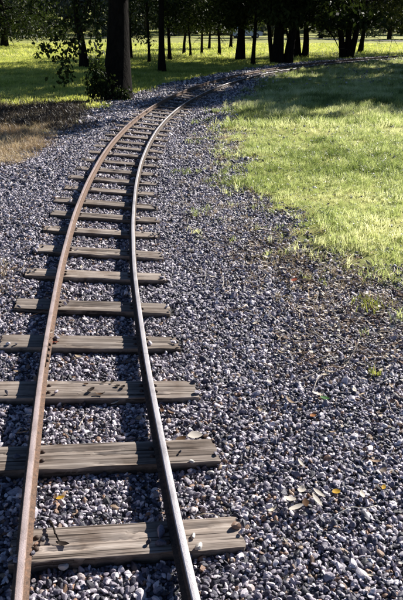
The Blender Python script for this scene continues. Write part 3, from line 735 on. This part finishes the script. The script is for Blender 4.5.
# ------------------------------------------------------------------ far wood and shrubs closing the view (one mass)
def wood(name, label, spots, n_per, ls, leafmat, seed):
    r_ = np.random.default_rng(seed); Vs, Ss = [], []; tb = MB()
    for (x, y, h, w_) in spots:
        nb = 9; cen = np.c_[r_.normal(0, w_ * .42, nb), r_.normal(0, w_ * .42, nb), r_.uniform(.12, .9, nb) * h]
        k = r_.integers(0, nb, n_per); d = r_.normal(size=(n_per, 3)); d /= np.linalg.norm(d, axis=1)[:, None]
        c = cen[k] + d * (np.array([w_ * .36, w_ * .36, h * .2])) * r_.uniform(.55, 1.05, n_per)[:, None]
        c[:, 2] = np.clip(c[:, 2], .3, None); z = gz(x, y)
        Vs.append(c + np.array([x, y, z])); Ss.append(ls * r_.uniform(.6, 1.5, n_per))
        tb.tube([(x, y, z - .2), (x + r_.normal() * .2, y, z + h * .4), (x + r_.normal() * .4, y, z + h * .75)], [w_ * .05, w_ * .035, .03], 6, False)
    V, Q = leaf_cards(np.concatenate(Vs), np.concatenate(Ss), r_, asp=.7)
    o = obj(name, mesh_np(name, V, Q), M[leafmat]); tag(o, label, 'wood', kind='stuff')
    t_ = obj('trunks', tb.mesh('trunks'), M['bark2'], o); t_['kind'] = 'stuff'
    return o
r_ = np.random.default_rng(77)
sp = [(x + r_.uniform(-2, 2), 128 + r_.uniform(-6, 10) + .0009 * x * x, r_.uniform(9, 15), r_.uniform(6, 9)) for x in np.arange(-110, 112, 6.0)]
sp += [(x + r_.uniform(-3, 3), 150 + r_.uniform(-8, 14), r_.uniform(11, 17), r_.uniform(8, 11)) for x in np.arange(-130, 132, 9.0)]
wood('far_wood', 'dark wood closing the view behind the far lawn', sp, 1500, .75, 'leaf3', 1)
sp = [(x + r_.uniform(-2, 2), 98 + r_.uniform(-5, 8), r_.uniform(6, 10), r_.uniform(5, 8)) for x in (-52, -45, -38, -14, -9, -4, 11, 17, 52, 58)]
wood('lawn_edge_wood', 'dark low-branched trees along the far edge of the lawn', sp, 1700, .55, 'leaf', 2)
sp = [(x + r_.uniform(-2, 2), 86 + r_.uniform(-5, 6), r_.uniform(5, 9), r_.uniform(5, 7)) for x in (17, 22, 27, 32, 38, 44)]
wood('olive_shrubbery', 'olive shrubbery behind the forking tree on the right', sp, 1700, .42, 'leaf2', 3)
# pale path in front of the shrubs
def strip(name, line, w_, m, z=.02):
    P = np.array(line, float); T_ = np.gradient(P, axis=0); T_ /= np.linalg.norm(T_, axis=1)[:, None]; N = np.c_[-T_[:, 1], T_[:, 0]]
    A, B = P + N * w_ / 2, P - N * w_ / 2; V = np.r_[np.c_[A, ground_z(A[:, 0], A[:, 1]) + z], np.c_[B, ground_z(B[:, 0], B[:, 1]) + z]]; n = len(P); k = np.arange(n - 1)
    return obj(name, mesh_np(name, V, np.stack([k + n, k + n + 1, k + 1, k], -1)), m)
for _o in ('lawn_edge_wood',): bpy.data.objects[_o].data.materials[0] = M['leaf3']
M['path'] = simple('pale_path_gravel', (.42, .39, .35), .9, 0, .15, 3)
u = np.linspace(0, 1, 30)
tag(strip('path', np.c_[np.interp(u, [0, .3, .6, 1], [60, 24, 14, -60]), np.interp(u, [0, .3, .6, 1], [60, 68, 88, 112])], 3.2, M['path'], .03), kind='structure')

# ------------------------------------------------------------------ parked car far behind the thick trunk
def box_bevel(name, verts_profile, width, m, parent, bev=.05):
    bm = bmesh.new(); P = [bm.verts.new((x, -width / 2, z)) for x, z in verts_profile]; f = bm.faces.new(P)
    r = bmesh.ops.extrude_face_region(bm, geom=[f]); bmesh.ops.translate(bm, vec=(0, width, 0), verts=[v for v in r['geom'] if isinstance(v, bmesh.types.BMVert)])
    bmesh.ops.recalc_face_normals(bm, faces=bm.faces); bmesh.ops.bevel(bm, geom=bm.edges[:], offset=bev, segments=2, affect='EDGES', clamp_overlap=True)
    me = bpy.data.meshes.new(name); bm.to_mesh(me); bm.free(); smooth(me, 40); return obj(name, me, m, parent)
M['paint'] = simple('pale_blue_car_paint', (.42, .48, .60), .3, .1, .03, 2); M['glass'] = simple('dark_car_glass', (.02, .025, .03), .08, 0, .1, 2)
M['tyre'] = simple('black_tyre', (.02, .02, .02), .85, 0, .2, 9); M['rimm'] = simple('silver_rim', (.45, .45, .46), .35, .7, .1, 9); M['lamp'] = simple('car_lamp_lens', (.6, .58, .55), .2, 0, .05, 9)
cx_, cy_ = gp(246, 38.2)
car = tag(empty('parked_car', (cx_, cy_, gz(cx_, cy_)), R(12)), 'pale blue parked car far off behind the thick trunk', 'car')
box_bevel('body', [(-2.1, .28), (2.1, .28), (2.15, .6), (2.0, .82), (1.0, .93), (-1.7, .98), (-2.15, .9)], 1.68, M['paint'], car, .07)
box_bevel('cabin', [(1.0, .90), (.35, 1.38), (-1.1, 1.42), (-1.85, .95)], 1.46, M['paint'], car, .06)
for sd in (-1, 1):
    for (a_, b2) in (((.78, .96), (.3, 1.32)), ((-.42, .96), (-.42, 1.34))):
        x0, x1 = (a_[0], b2[0])
        mb = MB(); e = .74 * sd
        pr = [(.75, .97), (.28, 1.31), (-.32, 1.33), (-.32, .97)] if a_[0] > 0 else [(-.42, .97), (-.42, 1.33), (-1.02, 1.34), (-1.5, .99)]
        mb.add([(px, e - .015 * sd, pz) for px, pz in pr] + [(px, e + .012 * sd, pz) for px, pz in pr], [(0, 1, 2, 3), (7, 6, 5, 4), (0, 4, 5, 1), (1, 5, 6, 2), (2, 6, 7, 3), (3, 7, 4, 0)])
        obj('window', mb.mesh('window'), M['glass'], car)
    for wx in (-1.3, 1.3):
        mb = MB(); mb.tube([(wx, sd * .66, .31), (wx, sd * .70, .31), (wx, sd * .84, .31), (wx, sd * .87, .31)], [.28, .31, .31, .28], 20); wh = obj('wheel', mb.mesh('wheel'), M['tyre'], car)
        mb = MB(); mb.tube([(wx, sd * .86, .31), (wx, sd * .885, .31)], [.19, .17], 16); obj('rim', mb.mesh('rim'), M['rimm'], wh)
    mb = MB(); mb.box((2.08, sd * .62 - .16, .60), (2.17, sd * .62 + .16, .74)); obj('headlight', mb.mesh('headlight'), M['lamp'], car)
mb = MB(); mb.add([(1.0, -.62, .96), (1.0, .62, .96), (.42, .58, 1.35), (.42, -.58, 1.35), (1.03, -.62, .97), (1.03, .62, .97), (.45, .58, 1.36), (.45, -.58, 1.36)], [(4, 5, 6, 7), (0, 3, 2, 1), (0, 1, 5, 4), (1, 2, 6, 5), (2, 3, 7, 6), (3, 0, 4, 7)]); obj('windscreen', mb.mesh('windscreen'), M['glass'], car)
# white marker post and low white barrier on the far left lawn
M['white'] = simple('white_painted_timber', (.72, .70, .67), .7, 0, .1, 6)
px_, py_ = gp(37.5, 42.5); mb = MB(); mb.tube([(0, 0, -.2), (0, 0, .9), (0, 0, .95)], [.08, .08, .03], 8)
po = obj('marker_post', mb.mesh('marker_post'), M['white'], None, (px_, py_, gz(px_, py_))); tag(po, 'short white post on the far left lawn', 'post')
bx0, by0 = gp(44, 37.5)
ba = tag(empty('barrier_rail', (bx0, by0, gz(bx0, by0))), 'low white timber barrier under the far left trees', 'barrier')
mb = MB(); mb.tube([(-1.8, 0, .62), (0, 0, .64), (1.9, 0, .62)], .10, 8); obj('rail', mb.mesh('rail'), M['white'], ba)
for dx in (-1.6, 0, 1.6): mb = MB(); mb.tube([(dx, .02, -.2), (dx, .02, .56)], .075, 8); obj('post', mb.mesh('post'), M['white'], ba)

# ------------------------------------------------------------------ litter
def leafmat(name, c0, c1, tr=.25): return m_leaf(name, c0, c1, tr, (1.0, .95, .85))
def curled_leaf(seed, l, w_, curl, n=6):
    r_ = np.random.default_rng(seed); V = []; prof = np.sin(np.linspace(.12, math.pi - .05, n + 1)) ** .8
    for i in range(n + 1):
        u = i / n - .5; x_ = math.sin(u * curl) / curl * l if curl > .05 else u * l; z_ = (1 - math.cos(u * curl)) / max(curl, .05) * l
        hw = w_ * .5 * prof[i] * r_.uniform(.85, 1.1); fold = .35 * hw
        V += [(x_, -hw, z_ + fold), (x_, 0, z_), (x_, hw, z_ + fold)]
    V = np.array(V); V[:, 2] -= V[:, 2].min(); Q = []
    for i in range(n):
        for j in range(2): k = i * 3 + j; Q.append((k, k + 3, k + 4, k + 1))
    bm = bmesh.new(); me = mesh_np('leaf', V, np.array(Q)); bm.from_mesh(me)
    bmesh.ops.solidify(bm, geom=bm.faces[:], thickness=.0008); bm.to_mesh(me); bm.free(); smooth(me, 60); return me
LM = {'brown': leafmat('dry_brown_leaf', (.10, .055, .03), (.16, .09, .05)), 'dark': leafmat('dark_dead_leaf', (.025, .018, .015), (.05, .035, .025), .05), 'pale': leafmat('bleached_leaf', (.84, .80, .74), (.90, .86, .80), .5),
      'yellow': leafmat('yellow_leaf', (.55, .32, .03), (.65, .42, .05)), 'orange': leafmat('orange_leaf', (.42, .17, .06), (.48, .2, .08)), 'red': leafmat('red_leaf', (.38, .07, .03), (.42, .09, .04)), 'green': leafmat('fresh_green_leaf', (.09, .22, .07), (.13, .27, .10))}
def sleeper_z(x, y): return ZS + CANT * float(toff(np.array([x]), np.array([y]))[0]) + .001
def litter(px, py, l, w_, key, label, rz, curl=.8, on='gravel', name='fallen_leaf', cat='leaf', group=None, tilt=(0, 0), up=0.0, seed=None):
    x, y = gp(px, py, .03 if on == 'sleeper' else 0.0)
    z = sleeper_z(x, y) if on == 'sleeper' else gz(x, y) + .020
    o = obj(name, curled_leaf(seed or int(px * 7 + py), l, w_, curl), LM[key], None, (x, y, z + up)); o.rotation_euler = (tilt[0], tilt[1], R(rz)); return tag(o, label, cat, group)
litter(91, 390.5, .045, .022, 'dark', 'dark narrow leaf lying near the left rail on the third sleeper from the front', 55, on='sleeper')
for q, (px, py, rz, lb) in enumerate([(104, 381.5, 40, 'leftmost of the four small dark leaves at the right end of the third sleeper'), (112, 380.5, 80, 'second of four small dark leaves, touching the far edge of the third sleeper'), (117, 384.5, 20, 'third of four small dark leaves on the third sleeper'), (122.5, 385, 60, 'last of four small dark leaves, next to the rail shadow on the third sleeper')]):
    litter(px, py, .03, .018, 'dark', lb, rz, on='sleeper', curl=1.2)
litter(86, 385, .022, .012, 'brown', 'small brown leaf scrap near the left rail on the third sleeper', 10, on='sleeper')
litter(100, 394, .05, .014, 'brown', 'thin brown curl along the near edge of the third sleeper', 5, on='sleeper', curl=1.9)
litter(50.5, 339, .05, .035, 'pale', 'crumpled pale leaf leaning against the left rail', 70, on='sleeper', curl=1.6, up=.012)
litter(56, 346, .04, .014, 'red', 'small red leaf below the crumpled pale leaf at the left rail', 15, on='sleeper', curl=1.2)
litter(195, 434, .062, .05, 'pale', 'large bleached leaf behind the right end of the second sleeper', 10, curl=.6, up=.012)
litter(181, 436, .05, .03, 'brown', 'rust-brown leaf between the right rail and the bleached leaf', 30, curl=.8, up=.006)
for px, py, l, w_, key, rz, lb in [(302, 489, .045, .03, 'pale', 75, 'broad pale dead leaf at the top of the leaf clump'), (296, 506, .06, .02, 'pale', 25, 'long pale dead leaf pointing left in the leaf clump'), (290, 498, .045, .032, 'pale', -10, 'short pale dead leaf at the left of the leaf clump'), (306, 502, .065, .022, 'brown', 85, 'brown upright dead leaf in the middle of the leaf clump'), (317, 499, .06, .02, 'pale', -62, 'long pale dead leaf slanting right in the leaf clump'), (319, 492, .05, .018, 'pale', -35, 'small pale dead leaf at the right of the leaf clump')]:
    litter(px, py, l, w_, key, lb, rz, curl=random.uniform(.6, 1.3), group='dead leaf clump on the gravel', tilt=(random.uniform(-.3, .05), random.uniform(-.05, .3)), up=.014)
litter(336.5, 489.5, .032, .026, 'yellow', 'yellow leaf just right of the dead leaf clump', 20, up=.008)
litter(384, 485, .03, .016, 'yellow', 'thin yellow leaf at the right edge of the gravel', 60, up=.006)
litter(325, 397, .045, .026, 'green', 'bright green leaf in the gravel, right of centre', -25, up=.008)
litter(313, 414, .03, .022, 'orange', 'orange leaf in the gravel below the green leaf', 30, up=.008)
litter(294, 280, .06, .035, 'red', 'orange-red leaf near the edge of the grass', 50, up=.012)
litter(61, 504, .03, .018, 'yellow', 'small orange-yellow leaf between the rails by the front sleeper', 30, up=.008)
litter(103, 469, .026, .016, 'orange', 'small orange leaf between the first and second sleepers', 60, up=.008)
litter(299, 409, .03, .02, 'dark', 'dark leaf left of the orange leaf in the gravel', 10, up=.006)
# twigs
def twig(pts, rad, label, key, mname='twig'):
    P = [Vector(p) for p in pts]; c = P[0].copy(); mb = MB(); u = np.linspace(0, len(P) - 1, 4 * len(P)); A = np.array(P); r_ = np.random.default_rng(int(abs(c.x) * 1e4))
    Pi = np.stack([np.interp(u, np.arange(len(P)), A[:, k]) for k in range(3)], 1) - np.array(c); Pi[1:-1] += r_.normal(size=Pi[1:-1].shape) * .0012
    mb.tube(Pi, np.linspace(rad, rad * .45, len(Pi)), 6); me = mb.mesh('twig'); smooth(me, 60)
    return tag(obj(mname, me, LM.get(key, M['iron']), None, c), label, 'twig')
LM['twig'] = simple('grey_dead_twig', (.34, .29, .25), .8, 0, .3, 80)
def gpt(px, py, up=.024): x, y = gp(px, py); return (x, y, gz(x, y) + up)
def spt(px, py, up=.006): x, y = gp(px, py, .03); return (x, y, sleeper_z(x, y) + up)
twig([spt(50, 526, .006), spt(53.5, 532, .016), spt(56, 541, .014), spt(60, 546, .006)], .0045, 'dark curved twig lying on the front sleeper', 'dark')
litter(63, 547, .045, .016, 'dark', 'dark curled leaf at the end of the curved twig on the front sleeper', -10, curl=1.0, on='sleeper')
twig([gpt(358, 342), gpt(352, 354), gpt(346, 364), gpt(338, 369)], .004, 'long pale twig on the gravel below the weed tuft', 'twig')
twig([gpt(316, 371), (gpt(305, 376)), gpt(291, 381)], .0045, 'thick short twig at the left of the twig scatter', 'twig')
twig([gpt(322, 372), gpt(316, 380), gpt(313, 391)], .0035, 'pale forked twig pointing at the viewer above the green leaf', 'twig')
twig([gpt(386, 396), gpt(390, 406), gpt(394, 412)], .004, 'short pale twig near the right edge of the gravel', 'twig')
twig([gpt(79, 430), gpt(82, 424), gpt(87, 416)], .0035, 'straight pale twig between the rails in front of the third sleeper', 'twig')
twig([gpt(60, 272, .03), gpt(66, 278, .03), gpt(70, 286, .026)], .003, 'small twig beside the left rail between far sleepers', 'twig')
# individual pale stones
SM = simple('pale_quartz_stone', (.55, .51, .47), .55, 0, .2, 60)
def big_stone(px, py, r0, label, on='gravel', k=0):
    x, y = gp(px, py, .03 if on == 'sleeper' else 0); z = sleeper_z(x, y) + r0 * .45 if on == 'sleeper' else gz(x, y) + r0 * .9 + .006
    me = stones[k].copy(); me.materials.clear(); me.materials.append(SM); o = obj('pale_stone', me, None, None, (x, y, z)); o.scale = (r0, r0, r0); o.rotation_euler = (.1, .1, px); tag(o, label, 'stone', 'pale stones')
big_stone(63, 570, .013, 'pale peach stone just in front of the front sleeper', k=1)
big_stone(199, 541, .0125, 'larger pale stone on the front sleeper beside the right rail', 'sleeper', 2)
big_stone(193, 530, .009, 'smaller pale stone on the front sleeper beside the right rail', 'sleeper', 3)
big_stone(191, 455, .010, 'flat pale stone on the right end of the second sleeper', 'sleeper', 4)
big_stone(94, 466, .014, 'pale stone against the near edge of the second sleeper', k=5)
big_stone(210, 467, .012, 'pale pink stone at the right end of the second sleeper', k=6)
# fine litter: leaf scraps and twig bits nobody could count
def m_inst(name, stops):
    m, nt, b, o = mat(name); a = nd(nt, 'Attribute', attribute_name='rnd', attribute_type='INSTANCER')
    nt.links.new(ramp(nt, a.outputs['Fac'], stops).outputs[0], b.inputs['Base Color']); b.inputs['Roughness'].default_value = .75; return m
MI = m_inst('leaf_scraps', [(0, (.06, .035, .02)), (.2, (.17, .08, .04)), (.4, (.32, .22, .13)), (.65, (.55, .46, .34)), (1, (.78, .72, .62))])
sc = []
for k in range(5): me = curled_leaf(300 + k, .034 + .006 * k, .012 + .003 * (k % 3), .7 + .3 * k, 4); me.materials.append(MI); sc.append(me)
for k in range(4):
    mb = MB(); r_ = np.random.default_rng(k); mb.tube(wander((0, 0, .004), (1, 0, .05), .07 + .03 * k, 4, r_, .5), np.linspace(.0024, .001, 5), 5); me = mb.mesh('scrap'); me.materials.append(MI); sc.append(me)
x, y = jgrid(-5, 9, .8, 15, .03); k = in_view(x, y, .6); x, y = x[k], y[k]
d = poly_sdf(x, y, GRASS_POLY); p_ = .012 + .16 * np.exp(-(np.abs(d + .25) / .55) ** 2) * np.clip((7 - y) / 4, .12, 1) + .10 * dry_mask(x, y) + .02 * mulch_mask(x, y) + .45 * soil_mask(x, y)
k = (rng.random(len(x)) < p_) & sleeper_clear(x, y) & rail_clear(x, y, .04); x, y = x[k], y[k]; n = len(x)
o = scatter('leaf_litter', np.c_[x, y, ground_z(x, y) + np.where(grass_mask(x, y) > .6, .008, .021)], np.c_[rng.normal(0, .2, (n, 2)), rng.random(n) * 6.283], np.repeat(rng.uniform(.5, 1.25, (n, 1)), 3, 1), rng.integers(0, 9, n), rng.random(n), sc)
tag(o, 'scraps of dry leaves and twigs strewn over the gravel', 'leaf litter', kind='stuff')
# a weed tuft standing alone in the gravel
wx, wy = gp(371, 303)
t = tag(empty('weed_tuft', (wx, wy, gz(wx, wy) + .004)), 'lone tuft of yellow-green grass on the gravel near the right edge', 'weed')
wmat = m_leaf('yellow_green_weed', (.16, .19, .05), (.30, .28, .12), .45)
me = tuft_mesh(900, 70, .10, .05, .004, wmat, 1.2); obj('blades', me, None, t)
wx, wy = gp(376, 372)
t = tag(empty('weed_sprig', (wx, wy, gz(wx, wy) + .012)), 'small yellow-green sprig among the twigs on the gravel', 'weed')
me = tuft_mesh(901, 14, .05, .012, .006, wmat, 1.0); obj('blades', me, None, t)
